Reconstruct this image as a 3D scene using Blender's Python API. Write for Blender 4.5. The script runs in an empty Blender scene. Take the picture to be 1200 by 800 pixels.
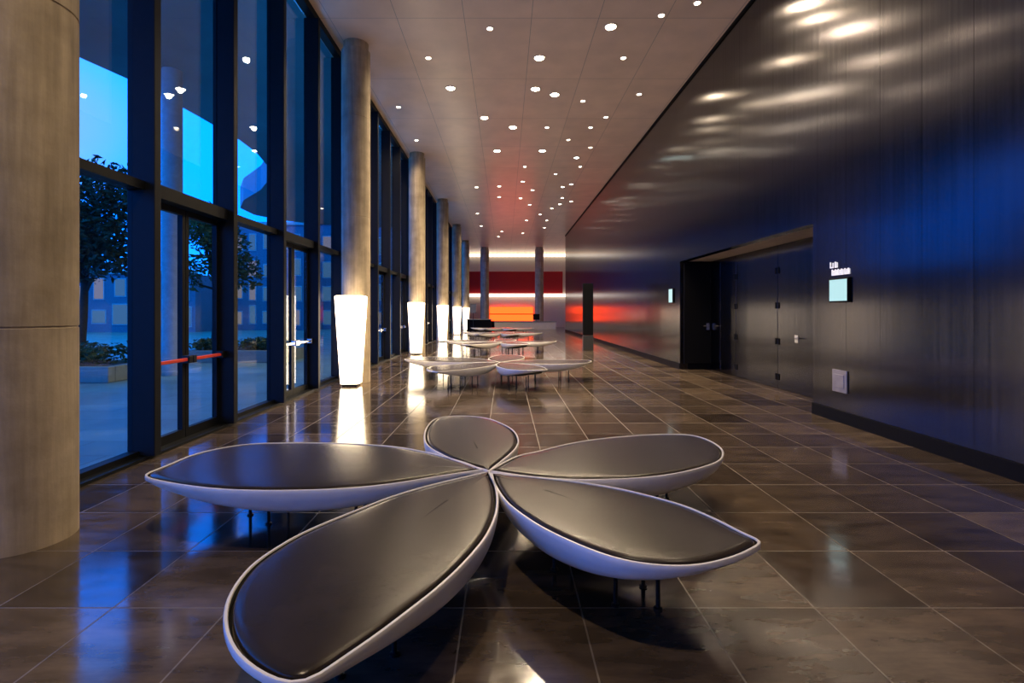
import bpy, bmesh, math, random
from mathutils import Vector
random.seed(7)
S = bpy.context.scene
COL = S.collection
PI = math.pi

# ------------------------------------------------------------------ measuring
F, VX, VY, EYE = 600.0, 592.0, 365.0, 1.5       # focal length in px, vanishing point, eye height
CEIL = 7.23
def at_z(px, py, z):
    d = (EYE - z) * F / (py - VY)
    return Vector(((px - VX) / F * d, d, z))

# ------------------------------------------------------------------ object helpers
def props(o, label=None, cat=None, group=None, kind=None):
    if label: o['label'] = label
    if cat: o['category'] = cat
    if group: o['group'] = group
    if kind: o['kind'] = kind
    return o
def empty(name, loc=(0, 0, 0), label=None, cat=None, group=None, kind=None, rz=0):
    o = bpy.data.objects.new(name, None); COL.objects.link(o)
    o.location = loc; o.rotation_euler = (0, 0, rz); o.empty_display_size = .1
    return props(o, label, cat, group, kind)
def link(name, bm, mats, parent=None, smooth=False, loc=None, bevel=0, seg=2, angle=40):
    me = bpy.data.meshes.new(name)
    bmesh.ops.recalc_face_normals(bm, faces=bm.faces)
    bm.to_mesh(me); bm.free()
    for m in (mats if isinstance(mats, (list, tuple)) else [mats]): me.materials.append(m)
    if smooth:
        for p in me.polygons: p.use_smooth = True
        try: me.set_sharp_from_angle(angle=math.radians(angle))
        except Exception: pass
    o = bpy.data.objects.new(name, me); COL.objects.link(o)
    if parent: o.parent = parent
    if loc is not None: o.location = loc
    if bevel:
        b = o.modifiers.new('bevel', 'BEVEL'); b.width = bevel; b.segments = seg; b.limit_method = 'ANGLE'; b.angle_limit = math.radians(35)
    return o
def children_of(o): return [c for c in bpy.data.objects if c.parent == o]
def copy_tree(o, parent=None):
    c = o.copy(); COL.objects.link(c)
    if parent: c.parent = parent
    for ch in children_of(o): copy_tree(ch, c)
    return c
def box(bm, x0, x1, y0, y1, z0, z1, mi=0):
    v = [bm.verts.new((x, y, z)) for z in (z0, z1) for x, y in ((x0, y0), (x1, y0), (x1, y1), (x0, y1))]
    for f in ((3, 2, 1, 0), (4, 5, 6, 7), (0, 1, 5, 4), (1, 2, 6, 5), (2, 3, 7, 6), (3, 0, 4, 7)):
        bm.faces.new([v[i] for i in f]).material_index = mi
    return bm
def B(*a): return box(bmesh.new(), *a)
def lathe(bm, prof, n=32, cx=0, cy=0, mi=0, cap=True):
    rings = []
    for r, z in prof:
        rings.append([bm.verts.new((cx + r * math.cos(2 * PI * i / n), cy + r * math.sin(2 * PI * i / n), z)) for i in range(n)])
    for a, b in zip(rings, rings[1:]):
        for i in range(n):
            bm.faces.new((a[i], a[(i + 1) % n], b[(i + 1) % n], b[i])).material_index = mi
    if cap:
        bm.faces.new(rings[0][::-1]).material_index = mi
        bm.faces.new(rings[-1]).material_index = mi
    return bm
def tube(bm, pts, r, n=10, mi=0):
    pts = [Vector(p) for p in pts]; rings = []
    rr = r if isinstance(r, (list, tuple)) else [r] * len(pts)
    for i, p in enumerate(pts):
        t = (pts[min(i + 1, len(pts) - 1)] - pts[max(i - 1, 0)]).normalized()
        u = t.cross(Vector((0, 0, 1)) if abs(t.z) < .9 else Vector((1, 0, 0))).normalized(); w = t.cross(u)
        rings.append([bm.verts.new(p + (u * math.cos(2 * PI * k / n) + w * math.sin(2 * PI * k / n)) * rr[i]) for k in range(n)])
    for a, b in zip(rings, rings[1:]):
        for k in range(n): bm.faces.new((a[k], a[(k + 1) % n], b[(k + 1) % n], b[k])).material_index = mi
    bm.faces.new(rings[0][::-1]).material_index = mi; bm.faces.new(rings[-1]).material_index = mi
    return bm

# ------------------------------------------------------------------ materials
class Mat:
    def __init__(s, name):
        s.m = bpy.data.materials.new(name); s.m.use_nodes = True
        s.n = s.m.node_tree.nodes; s.l = s.m.node_tree.links
        s.p = s.n['Principled BSDF']; s.out = s.n['Material Output']
    def node(s, t, **k):
        n = s.n.new(t)
        for a, v in k.items(): setattr(n, a, v)
        return n
    def set(s, **k):
        for a, v in k.items():
            a = a.replace('_', ' ')
            i = s.p.inputs[a]
            i.default_value = (*v, 1) if isinstance(v, tuple) and len(v) == 3 and i.type == 'RGBA' else v
        return s
    def coords(s, scale=(1, 1, 1), loc=(0, 0, 0), rot=(0, 0, 0)):
        c = s.node('ShaderNodeTexCoord'); m = s.node('ShaderNodeMapping')
        m.inputs['Scale'].default_value = scale; m.inputs['Location'].default_value = loc; m.inputs['Rotation'].default_value = rot
        s.l.new(c.outputs['Object'], m.inputs['Vector']); return m.outputs['Vector']
    def noise(s, vec, scale=5, detail=4, rough=.55):
        n = s.node('ShaderNodeTexNoise'); n.inputs['Scale'].default_value = scale; n.inputs['Detail'].default_value = detail; n.inputs['Roughness'].default_value = rough
        s.l.new(vec, n.inputs['Vector']); return n.outputs['Fac']
    def ramp(s, fac, *stops):
        r = s.node('ShaderNodeValToRGB'); e = r.color_ramp.elements
        while len(e) < len(stops): e.new(.5)
        for el, (p, c) in zip(e, stops):
            el.position = p; el.color = (*c, 1) if not isinstance(c, (int, float)) else (c, c, c, 1)
        s.l.new(fac, r.inputs['Fac']); return r.outputs['Color']
    def mul(s, a, b, fac=1, mode='MULTIPLY'):
        m = s.node('ShaderNodeMixRGB', blend_type=mode)
        for i, x in zip((0, 1, 2), (fac, a, b)):
            if hasattr(x, 'is_output'): s.l.new(x, m.inputs[i])
            else: m.inputs[i].default_value = x if i == 0 else (*x, 1)
        return m.outputs[0]
    def bump(s, h, strength=.3, dist=.01, normal=None):
        b = s.node('ShaderNodeBump'); b.inputs['Strength'].default_value = strength; b.inputs['Distance'].default_value = dist
        s.l.new(h, b.inputs['Height'])
        if normal: s.l.new(normal, b.inputs['Normal'])
        s.l.new(b.outputs['Normal'], s.p.inputs['Normal']); return b.outputs['Normal']
def plain(name, col, rough=.5, metal=0, var=.12, scale=8, **k):
    m = Mat(name); m.set(Roughness=rough, Metallic=metal, **k)
    n = m.noise(m.coords(), scale)
    lo = tuple(c * (1 - var) for c in col); hi = tuple(min(1, c * (1 + var)) for c in col)
    m.l.new(m.ramp(n, (.3, lo), (.7, hi)), m.p.inputs['Base Color'])
    return m.m
def glow(name, col, strength, base=(.8, .8, .8)):
    m = Mat(name); m.set(Base_Color=base, Emission_Color=col, Emission_Strength=strength, Roughness=.4); return m.m

def m_floor():
    m = Mat('dark_stone_tile')
    v = m.coords(loc=(.21, -2.594 + 6.15, 0))
    b = m.node('ShaderNodeTexBrick', offset=0.0, squash=1.0)
    b.inputs['Scale'].default_value = 1; b.inputs['Brick Width'].default_value = .592; b.inputs['Row Height'].default_value = .615
    b.inputs['Mortar Size'].default_value = .0045; b.inputs['Mortar Smooth'].default_value = .2; b.inputs['Bias'].default_value = 0
    b.inputs['Color1'].default_value = (.032, .023, .017, 1); b.inputs['Color2'].default_value = (.105, .076, .053, 1); b.inputs['Mortar'].default_value = (.12, .096, .072, 1)
    m.l.new(v, b.inputs['Vector'])
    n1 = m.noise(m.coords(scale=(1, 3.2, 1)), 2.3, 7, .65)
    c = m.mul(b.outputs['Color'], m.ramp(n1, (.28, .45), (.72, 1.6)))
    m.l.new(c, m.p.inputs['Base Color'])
    n2 = m.noise(m.coords(scale=(1, 2, 1)), 5, 5, .6)
    r = m.ramp(n2, (.3, .07), (.8, .2))
    r = m.mul(r, (.55, .55, .55), b.outputs['Fac'], 'MIX')
    m.l.new(r, m.p.inputs['Roughness'])
    inv = m.node('ShaderNodeMath', operation='SUBTRACT'); inv.inputs[0].default_value = 1; m.l.new(b.outputs['Fac'], inv.inputs[1])
    m.bump(inv.outputs[0], .25, .003)
    m.set(IOR=1.85); return m.m
def m_concrete():
    m = Mat('cast_concrete')
    v = m.coords()
    a = m.noise(v, 2.2, 6, .6); s = m.noise(m.coords(scale=(6, 6, .35)), 1.6, 5, .6)
    c = m.mul(m.ramp(a, (.25, (.30, .235, .155)), (.75, (.60, .49, .34))), m.ramp(s, (.3, .62), (.7, 1.2)))
    m.l.new(c, m.p.inputs['Base Color']); m.set(Roughness=.75)
    m.bump(m.noise(v, 40, 4), .15, .01); return m.m
def m_ceiling():
    m = Mat('satin_ceiling_panel')
    v = m.coords(loc=(.8 + 1.315 * 4, 3, 0))
    b = m.node('ShaderNodeTexBrick', offset=0.0)
    b.inputs['Scale'].default_value = 1; b.inputs['Brick Width'].default_value = 1.315; b.inputs['Row Height'].default_value = 2.6
    b.inputs['Mortar Size'].default_value = .006
    b.inputs['Color1'].default_value = (.92, .71, .56, 1); b.inputs['Color2'].default_value = (.87, .67, .53, 1); b.inputs['Mortar'].default_value = (.42, .35, .3, 1)
    m.l.new(v, b.inputs['Vector'])
    n = m.noise(m.coords(scale=(1, 1, 1)), 1.4, 5)
    m.l.new(m.mul(b.outputs['Color'], m.ramp(n, (.3, .9), (.7, 1.05))), m.p.inputs['Base Color'])
    m.set(Roughness=.3, IOR=1.6); return m.m
def m_wall_metal():
    m = Mat('brushed_dark_metal_cladding')
    v = m.coords()
    st = m.noise(m.coords(scale=(1, 9, .12)), 2.0, 6, .7)
    sep = m.node('ShaderNodeSeparateXYZ'); m.l.new(v, sep.inputs[0])
    pp = m.node('ShaderNodeMath', operation='PINGPONG'); pp.inputs[1].default_value = .31; m.l.new(sep.outputs['Y'], pp.inputs[0])
    seam = m.node('ShaderNodeMath', operation='GREATER_THAN'); seam.inputs[1].default_value = .004; m.l.new(pp.outputs[0], seam.inputs[0])
    c = m.mul(m.ramp(st, (.25, (.060, .058, .068)), (.75, (.098, .095, .108))), m.ramp(seam.outputs[0], (0, .35), (1, 1.0)))
    m.l.new(c, m.p.inputs['Base Color'])
    m.l.new(m.ramp(st, (.2, .155), (.8, .21)), m.p.inputs['Roughness'])
    m.set(Metallic=1.0, Anisotropic=.66)
    t = m.node('ShaderNodeCombineXYZ'); t.inputs[TAN].default_value = 1
    m.l.new(t.outputs[0], m.p.inputs['Tangent'])
    m.bump(st, .06, .004); return m.m
TAN = 1
def m_glass():
    m = Mat('clear_glazing')
    m.n.remove(m.p)
    tr = m.node('ShaderNodeBsdfTransparent'); tr.inputs[0].default_value = (.86, .92, .95, 1)
    gl = m.node('ShaderNodeBsdfGlossy'); gl.inputs['Roughness'].default_value = .0; gl.inputs[0].default_value = (.95, .97, 1, 1)
    fr = m.node('ShaderNodeFresnel'); fr.inputs['IOR'].default_value = 1.5
    ge = m.node('ShaderNodeNewGeometry'); io = m.node('ShaderNodeMix'); io.inputs[2].default_value = 1.5; io.inputs[3].default_value = 1 / 1.5
    m.l.new(ge.outputs['Backfacing'], io.inputs[0]); m.l.new(io.outputs[0], fr.inputs['IOR'])
    mx = m.node('ShaderNodeMixShader')
    m.l.new(fr.outputs[0], mx.inputs[0]); m.l.new(tr.outputs[0], mx.inputs[1]); m.l.new(gl.outputs[0], mx.inputs[2])
    m.l.new(mx.outputs[0], m.out.inputs['Surface']); return m.m
def m_leather():
    m = Mat('dark_bench_upholstery')
    v = m.coords()
    m.l.new(m.ramp(m.noise(v, 3.5, 5), (.3, (.022, .016, .012)), (.7, (.033, .024, .018))), m.p.inputs['Base Color'])
    m.set(Roughness=.25, IOR=1.5, Specular_IOR_Level=.28, Sheen_Weight=.20, Sheen_Roughness=.3, Sheen_Tint=(1, .82, .62))
    m.bump(m.noise(v, 160, 2), .08, .004); return m.m
def m_paving():
    m = Mat('outdoor_paving')
    b = m.node('ShaderNodeTexBrick'); b.inputs['Scale'].default_value = 1; b.inputs['Brick Width'].default_value = 1.2; b.inputs['Row Height'].default_value = .6; b.inputs['Mortar Size'].default_value = .008
    b.inputs['Color1'].default_value = (.20, .31, .32, 1); b.inputs['Color2'].default_value = (.16, .25, .26, 1); b.inputs['Mortar'].default_value = (.12, .13, .14, 1)
    m.l.new(m.coords(), b.inputs['Vector'])
    m.l.new(m.mul(b.outputs['Color'], m.ramp(m.noise(m.coords(), .8, 5), (.3, .75), (.7, 1.2))), m.p.inputs['Base Color'])
    m.set(Roughness=.45); return m.m
def m_leaf(name, a, b):
    m = Mat(name); m.l.new(m.ramp(m.noise(m.coords(), 3, 4), (.3, a), (.7, b)), m.p.inputs['Base Color']); m.set(Roughness=.5); return m.m
def m_ribbed(name, col, strength):
    m = Mat(name)                       # backlit strip behind vertical ribs
    sep = m.node('ShaderNodeSeparateXYZ'); m.l.new(m.coords(), sep.inputs[0])
    pp = m.node('ShaderNodeMath', operation='PINGPONG'); pp.inputs[1].default_value = .2; m.l.new(sep.outputs['X'], pp.inputs[0])
    r = m.ramp(pp.outputs[0], (.0, .45), (.08, 1.0)); m.l.new(m.mul(r, col), m.p.inputs['Emission Color'])
    m.set(Emission_Strength=strength, Base_Color=(.8, .75, .65)); return m.m

FLOOR, CONC, CEILM, METAL, GLASS, LEATHER = m_floor(), m_concrete(), m_ceiling(), m_wall_metal(), m_glass(), m_leather()
SHELL = plain('white_lacquered_shell', (.78, .75, .70), .28, var=.04)
GAP_SHADE = plain('black_gap_underside_shade', (.006, .006, .006), .8)
STEEL = plain('dark_steel', (.02, .02, .022), .4, .6)
FRAME = plain('black_window_frame', (.006, .007, .009), .55, 0, IOR=1.3)
CHROME = plain('brushed_steel', (.75, .74, .72), .25, 1)
REDBAR = plain('red_push_bar', (.75, .06, .03), .35)
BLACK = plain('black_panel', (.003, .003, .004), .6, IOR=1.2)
DOORM = METAL
LAMP = glow('lantern_glow', (1, .78, .50), 6.5)
DISC_B = glow('bright_lamp_disc', (1, .84, .62), 60)
DISC_S = glow('small_lamp_disc', (1, .86, .66), 14)
DISC_C = glow('cool_lamp_disc', (.75, 1, .9), 30)
RING = plain('lamp_trim_ring', (.6, .52, .45), .4)
COVE = m_ribbed('ribbed_cove_light', (1, .86, .68), 2.2)
COVE2 = glow('cove_light', (1, .86, .72), 2.2)
ORANGE = glow('orange_backlit_panel', (1, .052, .006), 5.5, (.02, .01, .01))
REDWALL = plain('deep_red_wall', (.42, .006, .010), .5, var=.08)
CREAM = plain('cream_wall', (.62, .54, .45), .6, var=.05)
SCREEN = glow('display_screen', (.50, .88, .90), .85, (.1, .1, .1))
SIGNW = glow('sign_lettering', (.95, .9, .9), .55)
GREYP = plain('grey_metal_plate', (.34, .31, .31), .35, .5)
PAVE = m_paving()
SOFFIT = plain('blue_soffit_panel', (.02, .16, .2), .45, .2, var=.1, scale=2)
OUTCONC = plain('grey_outdoor_concrete', (.42, .42, .44), .7)
PALE = plain('pale_stone', (.24, .24, .21), .6)
LEAF1 = m_leaf('dark_tree_leaf', (.012, .025, .012), (.05, .075, .03))
LEAF2 = m_leaf('olive_tree_leaf', (.05, .07, .015), (.16, .17, .05))
HEDGE = m_leaf('hedge_leaf', (.012, .035, .012), (.05, .10, .02))
BARK = plain('tree_bark', (.03, .025, .02), .9, var=.4, scale=20)
FACADE = plain('dusk_facade', (.16, .18, .24), .8)
WINL = glow('lit_street_window', (.22, .50, .75), .26, (.05, .05, .06))
WINW = glow('warm_street_window', (.8, .62, .5), .3, (.05, .05, .06))

# ------------------------------------------------------------------ camera, world, colour
cam = bpy.data.cameras.new('camera'); co = bpy.data.objects.new('camera', cam); COL.objects.link(co)
co.location = (0, 0, EYE); co.rotation_euler = (PI / 2, 0, 0)
cam.sensor_width = 36; cam.lens = F / 1200 * 36; cam.shift_x = (600 - VX) / 1200; cam.shift_y = -(400 - VY) / 1200
cam.clip_start = .05; cam.clip_end = 500
S.camera = co
S.view_settings.view_transform = 'Standard'
try: S.view_settings.look = 'None'
except Exception: pass
S.view_settings.exposure = 0; S.view_settings.gamma = 1; S.view_settings.use_curve_mapping = False
try:
    S.cycles.use_denoising = True; S.cycles.max_bounces = 8; S.cycles.transparent_max_bounces = 24
    S.cycles.sample_clamp_indirect = 6; S.cycles.caustics_reflective = True; S.cycles.blur_glossy = .5
except Exception: pass

W = bpy.data.worlds.new('dusk_sky'); S.world = W; W.use_nodes = True
wn, wl = W.node_tree.nodes, W.node_tree.links
bg = wn['Background']
tc = wn.new('ShaderNodeTexCoord'); sx = wn.new('ShaderNodeSeparateXYZ'); wl.new(tc.outputs['Generated'], sx.inputs[0])
el = wn.new('ShaderNodeValToRGB'); wl.new(sx.outputs['Z'], el.inputs[0])
e = el.color_ramp.elements
e[0].position = 0; e[0].color = (.04, .80, 3.8, 1); e[1].position = .16; e[1].color = (.003, .82, 4.9, 1)
x = e.new(.40); x.color = (.003, .84, 4.6, 1); x = e.new(.55); x.color = (.004, .80, 2.1, 1); x = e.new(1); x.color = (.004, .55, 1.3, 1)
dot = wn.new('ShaderNodeVectorMath'); dot.operation = 'DOT_PRODUCT'; wl.new(tc.outputs['Generated'], dot.inputs[0])
g = Vector((-535, 600, 225)).normalized(); dot.inputs[1].default_value = g
gr = wn.new('ShaderNodeValToRGB'); wl.new(dot.outputs['Value'], gr.inputs[0])
gr.color_ramp.elements[0].position = .9935; gr.color_ramp.elements[0].color = (0, 0, 0, 1)
gr.color_ramp.elements[1].position = 1; gr.color_ramp.elements[1].color = (.85, .85, .85, 1)
mx = wn.new('ShaderNodeMixRGB'); wl.new(gr.outputs[0], mx.inputs[0]); wl.new(el.outputs[0], mx.inputs[1]); mx.inputs[2].default_value = (.36, .74, 1.6, 1)
wl.new(mx.outputs[0], bg.inputs[0]); bg.inputs[1].default_value = 1.0

def lamp(name, kind, energy, col, parent=None, loc=(0, 0, 0), **k):
    d = bpy.data.lights.new(name, kind); d.energy = energy; d.color = col
    for a, v in k.items(): setattr(d, a, v)
    o = bpy.data.objects.new(name, d); COL.objects.link(o); o.location = loc
    if parent: o.parent = parent
    return o

# ------------------------------------------------------------------ the room shell
XG, XR, YB, YF, YE = -3.78, 4.54, -3.0, 50.0, 38.6
def struct(name, bm, mats, **k): return props(link(name, bm, mats, **k), kind='structure')
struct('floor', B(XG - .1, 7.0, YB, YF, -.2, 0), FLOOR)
struct('ceiling', B(XG - .1, 7.0, YB, YF + .2, CEIL, CEIL + .2), CEILM)
# right wall with the deep door recess
R0, R1, RZ, RX = 7.55, 13.3, 2.80, 5.34
bm = bmesh.new()
box(bm, XR, XR + .2, YB, R0, 0, CEIL); box(bm, XR, XR + .2, R0, R1, RZ, CEIL); box(bm, XR, XR + .2, R1, YE, 0, CEIL)
struct('wall_right', bm, METAL)
bm = bmesh.new()
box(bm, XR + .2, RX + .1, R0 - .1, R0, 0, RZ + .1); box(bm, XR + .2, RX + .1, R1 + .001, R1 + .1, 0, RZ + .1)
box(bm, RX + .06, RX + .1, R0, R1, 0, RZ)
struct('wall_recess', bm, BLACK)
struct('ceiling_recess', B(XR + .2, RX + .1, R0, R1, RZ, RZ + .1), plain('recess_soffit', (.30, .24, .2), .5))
struct('wall_return', B(XR + .2, 7.0, YE - .2, YE, 0, CEIL), CREAM)
struct('wall_side', B(7.0, 7.2, YE - .2, YF, 0, CEIL), CREAM)
bm = bmesh.new(); box(bm, XR - .02, XR, YB, R0, 0, .16); struct('baseboard_right', bm, BLACK)
bm = bmesh.new(); box(bm, XR - .02, XR, R1, YE, 0, .16); struct('baseboard_far', bm, BLACK)
struct('trim_1', B(XR - .03, XR, YB, YE, CEIL - .06, CEIL), BLACK)
# far end wall
struct('wall_far', B(XG - .1, 7.0, YF, YF + .2, 0, CEIL), CREAM)
struct('wall_back', B(XG - .1, XR + .2, YB - .2, YB, 0, CEIL), CREAM)
struct('trim_2', B(XG, XG + .16, YB, YF, CEIL - .14, CEIL), FRAME)
struct('trim_3', B(XG - .06, XG + .16, YB, YF, 0, .03), FRAME)

# door leaves in the recess
seams = [13.28, 12.66, 11.8, 10.0, 7.58]
for i, (a, b) in enumerate(zip(seams, seams[1:])):
    d = empty('door_%d' % (i + 1), (RX, (a + b) / 2, 0), kind='structure')
    h = (a - b) / 2 - .008
    link('leaf', B(-.02, .05, -h, h, .004, RZ - .004), DOORM, d, bevel=.004)
    for z in (.23, .92, 1.62, 2.3):
        link('hinge', B(-.035, -.015, h - .06, h - .015, z - .06, z + .06), BLACK, d)
        if i in (1, 2): link('hinge', B(-.035, -.015, -h + .015, -h + .06, z - .06, z + .06), BLACK, d)
    if i == 3:
        bm = bmesh.new(); tube(bm, [(-.02, .55, 1.01), (-.07, .55, 1.01), (-.07, .40, 1.01)], .012)
        box(bm, -.03, -.015, .50, .60, .93, 1.07); link('handle', bm, CHROME, d)
d = empty('door_5', ((XR + RX) / 2 + .05, R1, 0), kind='structure')
link('leaf', B(-.36, .36, -.06, -.005, .16, RZ - .05), BLACK, d, bevel=.006)
bm = bmesh.new(); tube(bm, [(.25, -.06, 1.13), (.25, -.11, 1.13), (.12, -.11, 1.13)], .013); box(bm, .21, .29, -.07, -.055, 1.03, 1.2); link('handle', bm, CHROME, d)

# ------------------------------------------------------------------ glazed facade, one bay = one window or door
BAY, Y0, FT = 1.52, 3.68, .10
TZ = 2.78
def window_bay():
    o = empty('window_1', (XG, 0, 0), kind='structure')
    a, b = FT, BAY
    link('mullion', B(-.06, .22, 0, FT, .03, CEIL - .13), FRAME, o, bevel=.006)
    link('transom', B(-.06, .12, a, b, TZ - .045, TZ + .045), FRAME, o)
    for z0, z1 in ((.03, TZ - .045), (TZ + .045, CEIL - .14)):
        link('pane', B(-.014, 0, a, b, z0, z1), GLASS, o)
    link('sill', B(-.05, .06, a, b, .03, .08), FRAME, o)
    return o
def door_bay(red):
    o = empty('door_6', (XG, 0, 0), kind='structure')
    a, b = FT, BAY; m = (a + b) / 2
    link('mullion', B(-.06, .22, 0, FT, .03, CEIL - .13), FRAME, o, bevel=.006)
    link('transom', B(-.06, .14, a, b, TZ - .08, TZ + .06), FRAME, o)
    link('pane', B(-.014, 0, a, b, TZ + .06, CEIL - .14), GLASS, o)
    for y0, y1 in ((a + .01, m - .005), (m + .005, b - .01)):
        bm = bmesh.new()
        s = .055
        box(bm, -.03, .03, y0, y0 + s, .03, TZ - .09); box(bm, -.03, .03, y1 - s, y1, .03, TZ - .09)
        box(bm, -.03, .03, y0 + s, y1 - s, .03, .13); box(bm, -.03, .03, y0 + s, y1 - s, TZ - .16, TZ - .09)
        lf = link('leaf', bm, FRAME, o)
        link('pane', B(-.008, .004, y0 + s, y1 - s, .13, TZ - .16), GLASS, lf)
        bm = bmesh.new(); box(bm, .075, .105, y0 + .07, y1 - .07, .925, .965)
        link('push_bar', bm, REDBAR if red else CHROME, lf, bevel=.008)
        hb = bmesh.new()
        for y in (y0 + .035, y1 - .035): box(hb, .03, .12, y - .035, y + .035, .90, .99)
        link('bar_bracket', hb, STEEL if red else CHROME, lf, bevel=.008)
    return o
wproto, dred, dsil = None, None, None
wi, di = 0, 5
for k in range(0, 31):
    y = Y0 + BAY * k
    if y > YF - .2: break
    red_bay = k == 1
    if k == 0 or k % 2 == 0:                                   # fixed glazing
        if wproto is None: o = wproto = window_bay()
        else: o = copy_tree(wproto)
        wi += 1; o.name = 'window_%d' % wi
    else:
        if red_bay: o = dred = door_bay(True)
        elif dsil is None: o = dsil = door_bay(False)
        else: o = copy_tree(dsil)
        di += 1; o.name = 'door_%d' % di
    o.location = (XG, y, 0)
for k in (-1, -2, -3, -4):
    o = copy_tree(wproto); wi += 1; o.name = 'window_%d' % wi; o.location = (XG, Y0 + BAY * k, 0)

# ------------------------------------------------------------------ concrete columns
def column_bm(r, top):
    zs = [1.40, 3.50, 5.60]
    p = [(r, 0)]
    for z in zs: p += [(r, z - .008), (r - .006, z - .004), (r - .006, z + .004), (r, z + .008)]
    p += [(r, top - .18), (r - .04, top - .175), (r - .04, top)]
    return lathe(bmesh.new(), p, 64)
ORD = ['nearest, at the left edge of the picture', 'second from the front, its glowing lantern nearest', 'third in the row along the glass', 'fourth in the row along the glass', 'fifth in the row along the glass', 'sixth in the row along the glass, before the far end']
proto = None
CY = [3.38 + 7.6 * i for i in range(6)]
for i, y in enumerate(CY):
    if proto is None:
        o = proto = link('concrete_column', column_bm(.30, CEIL), CONC, smooth=True)
    else:
        o = proto.copy(); COL.objects.link(o)
    o.location = (-3.2, y, 0); o.rotation_euler.z = i * 1.1
    props(o, 'round concrete column ' + ORD[i], 'column', 'columns along the glass front')
proto2 = None
for x, t in ((-1.83, 'left of the two standing before the far red wall'), (3.05, 'right of the two standing before the far red wall')):
    if proto2 is None: o = proto2 = link('concrete_column', column_bm(.38, CEIL), CONC, smooth=True)
    else: o = proto2.copy(); COL.objects.link(o)
    o.location = (x, 45.8, 0); props(o, 'thick round concrete column, ' + t, 'column', 'columns at the far end')

# ------------------------------------------------------------------ glowing floor lanterns
def lantern():
    o = empty('floor_lantern')
    bm = bmesh.new(); box(bm, -.15, .15, -.15, .15, 0, .05); link('foot', bm, STEEL, o, bevel=.01)
    bm = bmesh.new(); rings = []
    def ring(h, z, c):
        pts = []
        for sx_, sy_, a0 in ((1, 1, 0), (-1, 1, 90), (-1, -1, 180), (1, -1, 270)):
            for q in range(5):
                a = math.radians(a0 + 22.5 * q); pts.append(bm.verts.new((sx_ * (h - c) + c * math.cos(a), sy_ * (h - c) + c * math.sin(a), z)))
        return pts
    for h, z in ((.165, .05), (.185, .055), (.2, .35), (.232, .95), (.262, 1.5), (.275, 1.79), (.27, 1.81), (.25, 1.82)): rings.append(ring(h, z, .05))
    for a, b in zip(rings, rings[1:]):
        for i in range(20): bm.faces.new((a[i], a[(i + 1) % 20], b[(i + 1) % 20], b[i]))
    bm.faces.new(rings[0][::-1]); bm.faces.new(rings[-1])
    link('lamp_shade', bm, LAMP, o, smooth=True)
    return o
proto = lantern()
LN = ['nearest and largest', 'second from the front', 'third from the front', 'fourth from the front', 'farthest, before the last column']
for i in range(5):
    o = proto if i == 0 else copy_tree(proto)
    o.location = (-3.12, CY[i + 1] - .60, 0); o.rotation_euler.z = .06
    props(o, 'white glowing tapered floor lantern in front of a column, ' + LN[i], 'lamp', 'lanterns at the columns')

# ------------------------------------------------------------------ flower benches
ZT = .40
PET = {
 'left': [(567, 550), (521, 557), (459, 567), (397, 573), (315, 575), (253, 573), (199, 566), (167, 557), (191, 546), (232, 530), (286, 520), (336, 518), (397, 518.5), (459, 522), (501, 529), (546, 541)],
 'front': [(574, 551), (583, 569), (585, 594), (575, 623), (554, 651), (521, 684), (480, 717), (439, 748), (397, 777), (373, 794), (350, 803), (328, 801), (303, 790), (278, 771), (263, 746), (260, 717), (270, 689), (294, 660), (331, 635), (364, 618), (418, 596), (463, 579), (513, 565)],
 'right': [(571, 551), (604, 534), (630, 528), (667, 519), (705, 513), (761, 508.5), (806, 508.5), (829, 514), (846, 524), (849, 533), (842, 541), (817, 549.5), (780, 557), (742, 560.5), (705, 562), (660, 561.5), (610, 557)],
 'back': [(574, 552), (546, 544), (520, 534), (500, 522), (496, 510), (501, 497), (513, 489), (540, 486.5), (570, 489), (592, 497), (604, 505), (609, 515), (607, 523), (600, 531), (588, 541)],
 'near_right': [(574, 553), (578, 567), (592, 588), (619, 609), (649, 626), (690, 644), (727, 656), (772, 663), (817, 663), (855, 655), (878, 646), (895, 634), (874, 624), (836, 605), (799, 590), (761, 579.5), (724, 571), (675, 563), (630, 558), (596, 555)],
}
BC = at_z(574, 551, ZT); BC.z = 0
def resample(pts, n=96, sharp0=True):
    out = []; m = len(pts)
    for i in range(m):
        p0, p1, p2, p3 = pts[i - 1], pts[i], pts[(i + 1) % m], pts[(i + 2) % m]
        if sharp0 and i == 0: p0 = p1 + (p1 - p2) * .5
        if sharp0 and i == m - 1: p3 = p2 + (p2 - p1) * .5
        for k in range(12):
            t = k / 12
            out.append(.5 * ((2 * p1) + (p2 - p0) * t + (2 * p0 - 5 * p1 + 4 * p2 - p3) * t * t + (3 * p1 - p0 - 3 * p2 + p3) * t ** 3))
    L = [0]
    for i in range(len(out)): L.append(L[-1] + (out[(i + 1) % len(out)] - out[i]).length)
    res = []; j = 0
    for k in range(n):
        s = L[-1] * k / n
        while L[j + 1] < s: j += 1
        t = (s - L[j]) / max(1e-9, L[j + 1] - L[j]); res.append(out[j].lerp(out[(j + 1) % len(out)], t))
    for _ in range(1):                                           # relax, keeping the point at the centre
        res = [res[0]] + [(res[i - 1] + 2 * res[i] + res[(i + 1) % n]) / 4 for i in range(1, n)]
    area = sum(res[i].x * res[(i + 1) % n].y - res[(i + 1) % n].x * res[i].y for i in range(n))
    return res if area > 0 else [res[0]] + res[:0:-1]
def inset(pts, d):
    n = len(pts); out = []
    for i in range(n):
        t = (pts[(i + 1) % n] - pts[i - 1]); t.z = 0; t.normalize()
        out.append(pts[i] + Vector((-t.y, t.x, 0)) * d)
    return out
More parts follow.
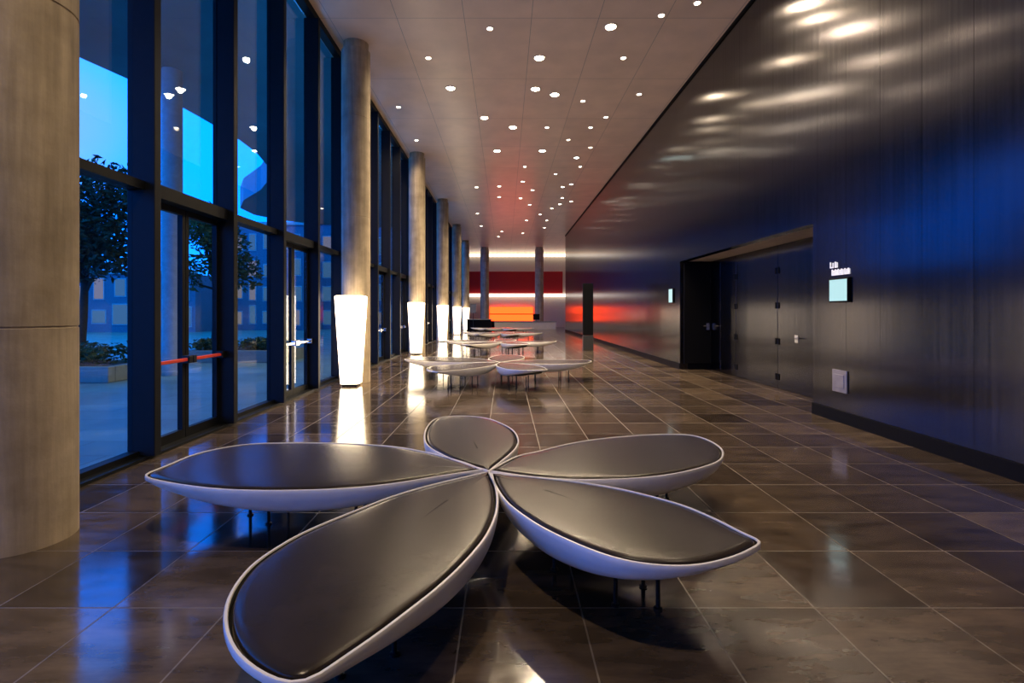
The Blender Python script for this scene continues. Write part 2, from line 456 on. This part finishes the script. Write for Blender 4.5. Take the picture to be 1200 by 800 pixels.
def rings_mesh(rings, mis, cap0=False, cap1=False, capmi=0, c0=None, c1=None):
    bm = bmesh.new(); V = [[bm.verts.new(p) for p in r] for r in rings]; n = len(V[0])
    for q, (a, b) in enumerate(zip(V, V[1:])):
        for i in range(n): bm.faces.new((a[i], a[(i + 1) % n], b[(i + 1) % n], b[i])).material_index = mis[q]
    for vs, c in ((V[0], c0), (V[-1], c1)):
        if c is not None:
            cv = bm.verts.new(c)
            for i in range(n): bm.faces.new((vs[i], vs[(i + 1) % n], cv)).material_index = mis[0 if vs is V[0] else -1]
    return bm
def flower_bench():
    root = empty('flower_bench', BC)
    for key, px in PET.items():
        pts = resample([at_z(x_, y_, ZT) - Vector((BC.x, BC.y, 0)) for x_, y_ in px])
        cen = sum(pts, Vector()) / len(pts); ctr = pts[0]
        pts = inset(pts, .004)
        body = Vector((cen.x, cen.y, 0)).lerp(Vector((ctr.x, ctr.y, 0)), .12)
        def sc(src, s, z): return [Vector((body.x + (p.x - body.x) * s, body.y + (p.y - body.y) * s, z)) for p in src]
        def zed(src, z): return [Vector((p.x, p.y, z)) for p in src]
        rim, rin, gin = pts, inset(pts, .016), inset(pts, .030)
        axd = Vector((cen.x - ctr.x, cen.y - ctr.y, 0)).normalized(); us = [(p - ctr).dot(axd) for p in pts]; um = max(us)
        wt = [.34 + .66 * max(0, math.sin(PI * min(1, max(0, u / um)))) ** .75 for u in us]
        def sc(src, s, z):
            return [Vector((body.x + (p.x - body.x) * s, body.y + (p.y - body.y) * s, ZT + (z - ZT) * (1 if z > ZT - .03 else wt[i] if s > .6 else 1 if s < .3 else .5 + .5 * wt[i]))) for i, p in enumerate(src)]
        rings = [zed(gin, ZT - .045), zed(rin, ZT - .040), zed(rin, ZT - .006), zed(inset(pts, .013), ZT), zed(inset(pts, .003), ZT), zed(rim, ZT - .005), zed(rim, ZT - .025),
                 sc(rim, .992, ZT - .06), sc(rim, .97, ZT - .10), sc(rim, .925, ZT - .135), sc(rim, .85, ZT - .162), sc(rim, .80, ZT - .172), sc(rim, .55, ZT - .185), sc(rim, .25, ZT - .19)]
        bm = rings_mesh(rings, [1, 1] + [0] * 8 + [1] * 3, c0=None, c1=Vector((body.x, body.y, ZT - .19)))  # lower bands black: shade under the petal put into the colour
        petal = link('petal', bm, [SHELL, GAP_SHADE], root, smooth=True, angle=50)
        cu = inset(pts, .030); cu2 = inset(pts, .036)
        rings = [zed(cu, ZT - .045), zed(cu, ZT - .008), zed(cu2, ZT), sc(inset(pts, .05), .97, ZT + .003), sc(inset(pts, .05), .8, ZT + .006), sc(inset(pts, .05), .4, ZT + .008)]
        bm = rings_mesh(rings, [0] * 5, c1=Vector((body.x, body.y, ZT + .008)))
        link('cushion', bm, LEATHER, petal, smooth=True, angle=60)
        ax = (cen - ctr); ax.z = 0; L = ax.length; ax.normalize(); pr = Vector((-ax.y, ax.x, 0))
        for u, w in ((-.28, .08), (-.28, -.08), (.22, .13), (.22, -.13), (.40, 0)):
            p = Vector((cen.x, cen.y, 0)) + ax * L * u + pr * w
            bm = lathe(bmesh.new(), [(.022, 0), (.022, .008), (.011, .012), (.011, ZT - .17)], 14, p.x, p.y)
            link('leg', bm, STEEL, petal, smooth=True)
    return root
proto = flower_bench()
BL = ['nearest of the row, filling the foreground', 'second of the row, behind the nearest one', 'third of the row, well down the hall', 'fourth of the row, beside the fourth column', 'farthest of the row, before the far columns']
for i in range(5):
    o = proto if i == 0 else copy_tree(proto)
    o.location = (BC.x, BC.y + 7.65 * i, 0); o.rotation_euler.z = (0, -.33, -.30, -.36, -.33)[i]
    props(o, 'dark cushioned white five-petal bench, ' + BL[i], 'bench', 'flower benches down the hall')

# ------------------------------------------------------------------ ceiling downlights
def downlight(r, disc, power, name='downlight'):
    o = empty(name)
    bm = lathe(bmesh.new(), [(r * 1.05, -.001), (r * 1.30, -.004), (r * 1.36, -.012), (r * 1.3, -.018), (r * 1.05, -.014)], 28, cap=False)
    link('trim_ring', bm, RING, o, smooth=True)
    bm = lathe(bmesh.new(), [(r * 1.05, -.002), (r, -.016), (r * .6, -.022), (r * .2, -.024)], 28)
    link('lens', bm, disc, o, smooth=True)
    lamp('bulb', 'SPOT', power, (1, .77, .50), o, (0, 0, -.05), spot_size=math.radians(150), spot_blend=.9, shadow_soft_size=.06)
    return o
PB, PS = 490, 230
pb, ps, pc = downlight(.1, DISC_B, PB), downlight(.055, DISC_S, PS), downlight(.075, DISC_C, PS)
used = set()
def put(p, px, py, label, group):
    o = p if p not in used else copy_tree(p)
    used.add(p)
    q = at_z(px, py, CEIL); o.location = (q.x, q.y, CEIL)
    props(o, label, 'ceiling light', group)
BRIGHT = [(715.6, 31, 'nearest of the haloed ones, toward the dark wall'), (632, 67.5, 'second nearest of the haloed ones, in the middle'), (528, 103, 'the haloed one farthest toward the glass front'),
          (627.5, 104, 'left and smaller of the close pair in the middle'), (650, 110.6, 'right and larger of the close pair in the middle'), (567.5, 137.6, 'to the left of the large one at the middle'),
          (601, 149, 'large one in the middle just behind the close pair'), (582.5, 176.5, 'left of the farthest two haloed ones'), (635.5, 176.5, 'right of the farthest two haloed ones')]
for x_, y_, t in BRIGHT: put(pb, x_, y_, 'bright haloed ceiling downlight, ' + t, 'bright haloed downlights')
SMALL = [(574, 33, 'top centre, left of the nearest haloed one'), (502, 67.5, 'left side, level with the second nearest haloed one'), (467, 125, 'nearest the second concrete column'), (488, 164, 'nearest the top of the third concrete column'),
         (730.6, 67.5, 'just behind the nearest haloed one'), (775, 17.6, 'second nearest along the dark wall'), (817, 3, 'nearest the camera along the dark wall'), (749, 110, 'third along the dark wall'),
         (683, 118, 'just right of the close haloed pair'), (710, 137, 'fourth along the dark wall'), (641, 149, 'right of the large haloed one in the middle'), (692, 149, 'left one of a line of two right of the middle'),
         (666, 163.5, 'ahead of the right far haloed one'), (692, 172.5, 'right of the cool white one'), (680, 195, 'just behind the cool white one'), (615, 195, 'alone behind the farthest two haloed ones'), (651, 203.6, 'behind the right far haloed one')]
for x_, y_, t in SMALL: put(ps, x_, y_, 'small ceiling downlight, ' + t, 'small near downlights')
put(pc, 675.5, 184.5, 'cool white ceiling downlight in the right half', 'small near downlights')
FAR = [(558.5, 219), (585, 218), (585, 230.5), (610, 232), (624, 222.5), (612.7, 212.5), (620.7, 239.5), (559.5, 250), (617, 258), (633, 251), (646.7, 244), (640.7, 258), (638, 266.7), (588, 271), (612.7, 273), (584, 277), (659, 231.6), (669.4, 215.7), (659.4, 218.8), (656, 239), (669.4, 235.8), (564, 264.5)]
pf = downlight(.075, DISC_S, PS)
for x_, y_ in FAR: put(pf, x_, y_, 'small ceiling downlight among the distant cluster above the far end', 'distant downlights')
for x_, y_ in ((-1.0, 1.2), (1.0, 6.2), (2.9, 4.6)):  # unseen spots without fittings, added to brighten the near end and first column
    lamp('overhead_fill', 'SPOT', PS if y_ > 3 else 620, (1, .77, .50), None, (x_, y_, CEIL - .05), spot_size=math.radians(150), spot_blend=.9, shadow_soft_size=.08)

# ------------------------------------------------------------------ right wall fittings
def wall_display(y, z, w, h, label):
    o = empty('wall_display', (XR, y, z), label, 'screen')
    link('housing', B(-.035, -.001, -w / 2, w / 2, -h / 2, h / 2), BLACK, o, bevel=.006)
    link('screen', B(-.038, -.034, -w / 2 + .02, w / 2 - .02, -h / 2 + .02, h / 2 - .02), SCREEN, o)
    return o
wall_display(6.93, 1.79, .40, .33, 'glowing pale cyan display on dark wall beside the near doors')
wall_display(13.95, 1.93, .34, .40, 'small glowing display on dark wall past the black doorway')
def room_sign(y, z, s, label):
    o = empty('room_sign', (XR, y, z), label, 'sign')
    rows = [(.085, ((.16, .07), (.075, .05))), (-.01, ((.135, .05), (.075, .045), (.02, .05), (-.04, .045), (-.105, .05), (-.16, .035)))]
    for zr, marks in rows:
        for yy, w in marks:
            bm = bmesh.new()
            wv, h = w * s * .9, .075 * s
            yc = yy * s; zc = zr * s
            box(bm, -.012, 0, yc + wv * .5 - .012 * s, yc + wv * .5, zc - h / 2, zc + h / 2)
            box(bm, -.012, 0, yc - wv * .5, yc + wv * .5 - .012 * s, zc - h / 2, zc - h / 2 + .014 * s)
            box(bm, -.012, 0, yc - wv * .5, yc - wv * .5 + .012 * s, zc - h / 2 + .014 * s, zc + h * .35)
            link('letter', bm, SIGNW, o)
    return o
room_sign(6.93, 2.05, 1.1, 'small white lettering on dark wall just above the cyan display')
o = empty('grey_plate', (XR, 6.93, .56), 'small grey square plate low on dark wall under the cyan display', 'panel')  # plain grey plate, purpose unknown
link('plate', B(-.02, 0, -.15, .15, -.15, .15), GREYP, o, bevel=.005)
link('cover', B(-.028, -.018, -.10, .10, -.09, .09), GREYP, o, bevel=.004)

# ------------------------------------------------------------------ far end
o = empty('information_totem', (3.23, 20.0, 0), 'tall black totem standing in the hall before the dark wall', 'totem')
link('panel', B(-.2, .2, -.07, .07, .58, 2.6), BLACK, o, bevel=.01)
link('base', B(-.2, .2, -.12, .12, 0, .57), plain('dark_grey_base', (.03, .03, .03), .4), o, bevel=.01)
t = link('cove_light', B(-3.7, 6.9, 49.6, 49.95, 6.84, 7.12), COVE); props(t, 'long ribbed white light strip along the top of the far wall', 'light')
t = link('cove_light', B(-3.7, 6.9, 49.6, 49.95, 2.95, 3.2), COVE2); props(t, 'long white light strip below the red band of the far wall', 'light')
t = link('red_wall_panel', B(-3.7, 5.6, 49.85, 50, 3.3, 5.4), REDWALL); props(t, 'deep red panel band across the far wall', 'panel')
o = empty('backlit_bar', (.6, 49.6, 0), 'glowing orange backlit bar back at the far end', 'bar')
link('light_panel', B(-2.1, 2.1, .1, .2, .6, 1.95), ORANGE, o)
link('shelf', B(-2.15, 2.15, -.1, .2, 1.22, 1.30), BLACK, o)
link('plinth', B(-2.15, 2.15, -.1, .3, 0, .6), BLACK, o)
o = empty('reception_counter', (-2.0, 40.5, 0), 'low dark counter with pale top at the far left', 'counter')
link('body', B(-1.0, .9, -.3, .3, 0, .85), BLACK, o); link('worktop', B(-1.05, .95, -.36, .36, .85, .92), PALE, o, bevel=.008)
o = empty('service_counter', (2.1, 43.6, 0), 'pale service counter before the orange bar', 'counter')
link('body', B(-3.0, 2.2, -.3, .3, 0, .62), CREAM, o); link('worktop', B(-3.05, 2.25, -.36, .36, .62, .68), PALE, o, bevel=.008)
o = empty('monitor', (2.65, 43.6, .68), 'black monitor on the pale far counter', 'monitor')
link('screen', B(-.28, .28, -.03, .03, .12, .62), BLACK, o, bevel=.01); link('stand', lathe(bmesh.new(), [(.14, 0), (.14, .015), (.02, .03), (.02, .2)], 20), STEEL, o)
o = empty('notice_stand', (-2.45, 39.3, 0), 'white notice board on a stand near the farthest lantern', 'sign')
link('board', B(-.22, .22, -.02, .02, 1.4, 2.1), PALE, o); bm = lathe(bmesh.new(), [(.16, 0), (.16, .015), (.02, .03), (.02, 1.4)], 20); link('post', bm, STEEL, o, smooth=True)

# ------------------------------------------------------------------ outdoors
struct('ground', B(-90, XG - .1, -20, 110, -.25, -.02), PAVE)
# soffit of the building with its rounded cut-out
edge = [(-9.9, -20), (-9.85, 8), (-9.7, 11.6), (-9.3, 13), (-9.1, 15), (-8.95, 17.2), (-9.05, 18.6), (-9.4, 20.2), (-9.85, 21.4), (-10.6, 22.8), (-11.6, 24.3), (-13.6, 26.6), (-14.8, 28.6), (-15.0, 30.6), (-14.2, 32.4), (-12.6, 33.8), (-10, 35), (XG - .1, 36), (XG - .1, -20)]
bm = bmesh.new()
lo = [bm.verts.new((a, b, CEIL + .05)) for a, b in edge]; hi = [bm.verts.new((a, b, CEIL + 1.2)) for a, b in edge]
bm.faces.new(lo); bm.faces.new(hi[::-1])
for i in range(len(edge)): bm.faces.new((lo[i], hi[i], hi[(i + 1) % len(edge)], lo[(i + 1) % len(edge)]))
struct('ceiling_soffit', bm, SOFFIT)
t = link('outdoor_column', lathe(bmesh.new(), [(.22, -.02), (.22, CEIL + .05)], 40), OUTCONC, smooth=True, loc=(-8.0, 12.3, 0)); props(t, 'slim grey column outside behind the red-barred doors', 'column')
def foliage(n, blobs, size):
    bm = bmesh.new()
    for _ in range(n):
        c, r = random.choice(blobs)
        u = Vector((random.gauss(0, 1), random.gauss(0, 1), random.gauss(0, 1))).normalized() * (random.random() ** .45)
        p = Vector(c) + Vector((u.x * r[0], u.y * r[1], u.z * r[2]))
        a = Vector((random.gauss(0, 1), random.gauss(0, 1), random.gauss(0, .6))).normalized(); b = a.cross(Vector((random.gauss(0, 1), random.gauss(0, 1), random.gauss(0, 1)))).normalized()
        s = size * random.uniform(.6, 1.3); nn = a.cross(b) * s * .18
        v = [bm.verts.new(q) for q in (p - a * s, p + b * s * .42 + nn, p + a * s, p - b * s * .42 + nn)]
        bm.faces.new((v[0], v[1], v[2])); bm.faces.new((v[0], v[2], v[3]))
    return bm
def tree(x_, y_, h, r, mat, label, n=2600, lean=0):
    o = empty('street_tree', (x_, y_, -.02), label, 'tree', 'trees outside')
    bm = bmesh.new()
    tube(bm, [(0, 0, 0), (.05 + lean * .3, .02, h * .25), (lean * .7, .05, h * .5), (lean, 0, h * .75)], [.13, .10, .08, .04], 10)
    blobs = []
    for k in range(9):
        a = k * 2.4; rr = r * random.uniform(.25, .7); z = h * random.uniform(.5, .85)
        e_ = (lean + rr * math.cos(a), rr * math.sin(a), z)
        tube(bm, [(lean * .6, .04, h * (.34 + .02 * k)), (lean * .7 + rr * .5 * math.cos(a), rr * .5 * math.sin(a), z * .85), e_], [.05, .035, .015], 6)
        blobs.append((e_, (r * .5, r * .5, h * .14)))
    blobs.append(((lean, 0, h * .85), (r * .6, r * .6, h * .15)))
    link('trunk', bm, BARK, o, smooth=True); link('crown', foliage(n, blobs, .11), mat, o)
tree(-11.9, 14.3, 5.9, 2.0, LEAF1, 'dark leafy street tree beside the nearest concrete column', 5600, .2)
tree(-10.8, 19.0, 5.6, 1.5, LEAF2, 'olive leaved street tree behind the red-barred doors', 3800)
tree(-17.5, 16.5, 5.4, 2.4, LEAF1, 'dark tree farther back, behind the nearest street tree', 4200)
def planter(x0, x1, y0, y1, hz, top, label, n):
    o = empty('planter', ((x0 + x1) / 2, (y0 + y1) / 2, -.02), label, 'planter')
    a, b = (x1 - x0) / 2, (y1 - y0) / 2
    bm = bmesh.new(); box(bm, -a, a, -b, -b + .2, 0, top); box(bm, -a, a, b - .2, b, 0, top); box(bm, -a, -a + .2, -b + .2, b - .2, 0, top); box(bm, a - .2, a, -b + .2, b - .2, 0, top)
    link('kerb', bm, PALE, o, bevel=.02)
    link('soil', B(-a + .2, a - .2, -b + .2, b - .2, 0, top - .06), BARK, o)
    bl = [((random.uniform(-a + .4, a - .4), random.uniform(-b + .4, b - .4), top + (hz - top) * .45), (.5, .4, (hz - top) * .5)) for _ in range(int(14 * a))]
    h = link('hedge', foliage(n, bl, .07), HEDGE, o); h['kind'] = 'stuff'
planter(-16, -8.45, 10.9, 12.7, .85, .34, 'low pale planter of dark shrubs beside the nearest column', 4200)
planter(-9.6, -6.6, 15.2, 16.8, .72, .36, 'low pale planter of shrubs seen through the third glass bay', 2200)
def building(x0, x1, y0, y1, h, rows, cols, label, seed):
    rnd = random.Random(seed)
    o = empty('street_building', ((x0 + x1) / 2, y0, -.02), label, 'building', 'buildings across the street')
    w = x1 - x0
    link('wall', B(-w / 2, w / 2, 0, y1 - y0, 0, h), FACADE, o)
    link('cornice', B(-w / 2 - .15, w / 2 + .15, -.2, .1, h, h + .25), OUTCONC, o)
    for r_ in range(rows):
        for c in range(cols):
            cx = -w / 2 + w * (c + .5) / cols; ww = w / cols * rnd.uniform(.18, .34); z0 = .4 + r_ * 2.0 + rnd.uniform(0, .3); hh = rnd.uniform(.9, 1.5)
            f_ = link('window', B(cx - ww - .08, cx + ww + .08, -.06, .05, z0 - .08, z0 + hh + .08), OUTCONC, o)
            link('pane', B(cx - ww, cx + ww, -.08, -.06, z0, z0 + hh), WINL if rnd.random() < .72 else WINW, f_)
building(-46, -33, 36, 44, 4.6, 2, 8, 'low building with lit ground floor across the street, leftmost', 2)
building(-32.5, -23, 38, 46, 4.3, 2, 6, 'two-storey lit building across the street, middle', 5)
building(-22.5, -16.5, 42, 50, 8.6, 4, 5, 'taller lit building across the street, seen through the third glass bay', 9)
building(-16, -5.5, 44, 52, 9.0, 4, 7, 'tall dark building seen through the bays beside the second column', 4)
# unseen blue area lights, added to brighten the soffit from below
for y_ in (6, 16, 27): 
    lamp('blue_soffit_fill', 'AREA', 110, (.03, .35, 1), None, (-7.0, y_, 3.0), size=2.0).rotation_euler = (PI, 0, 0)
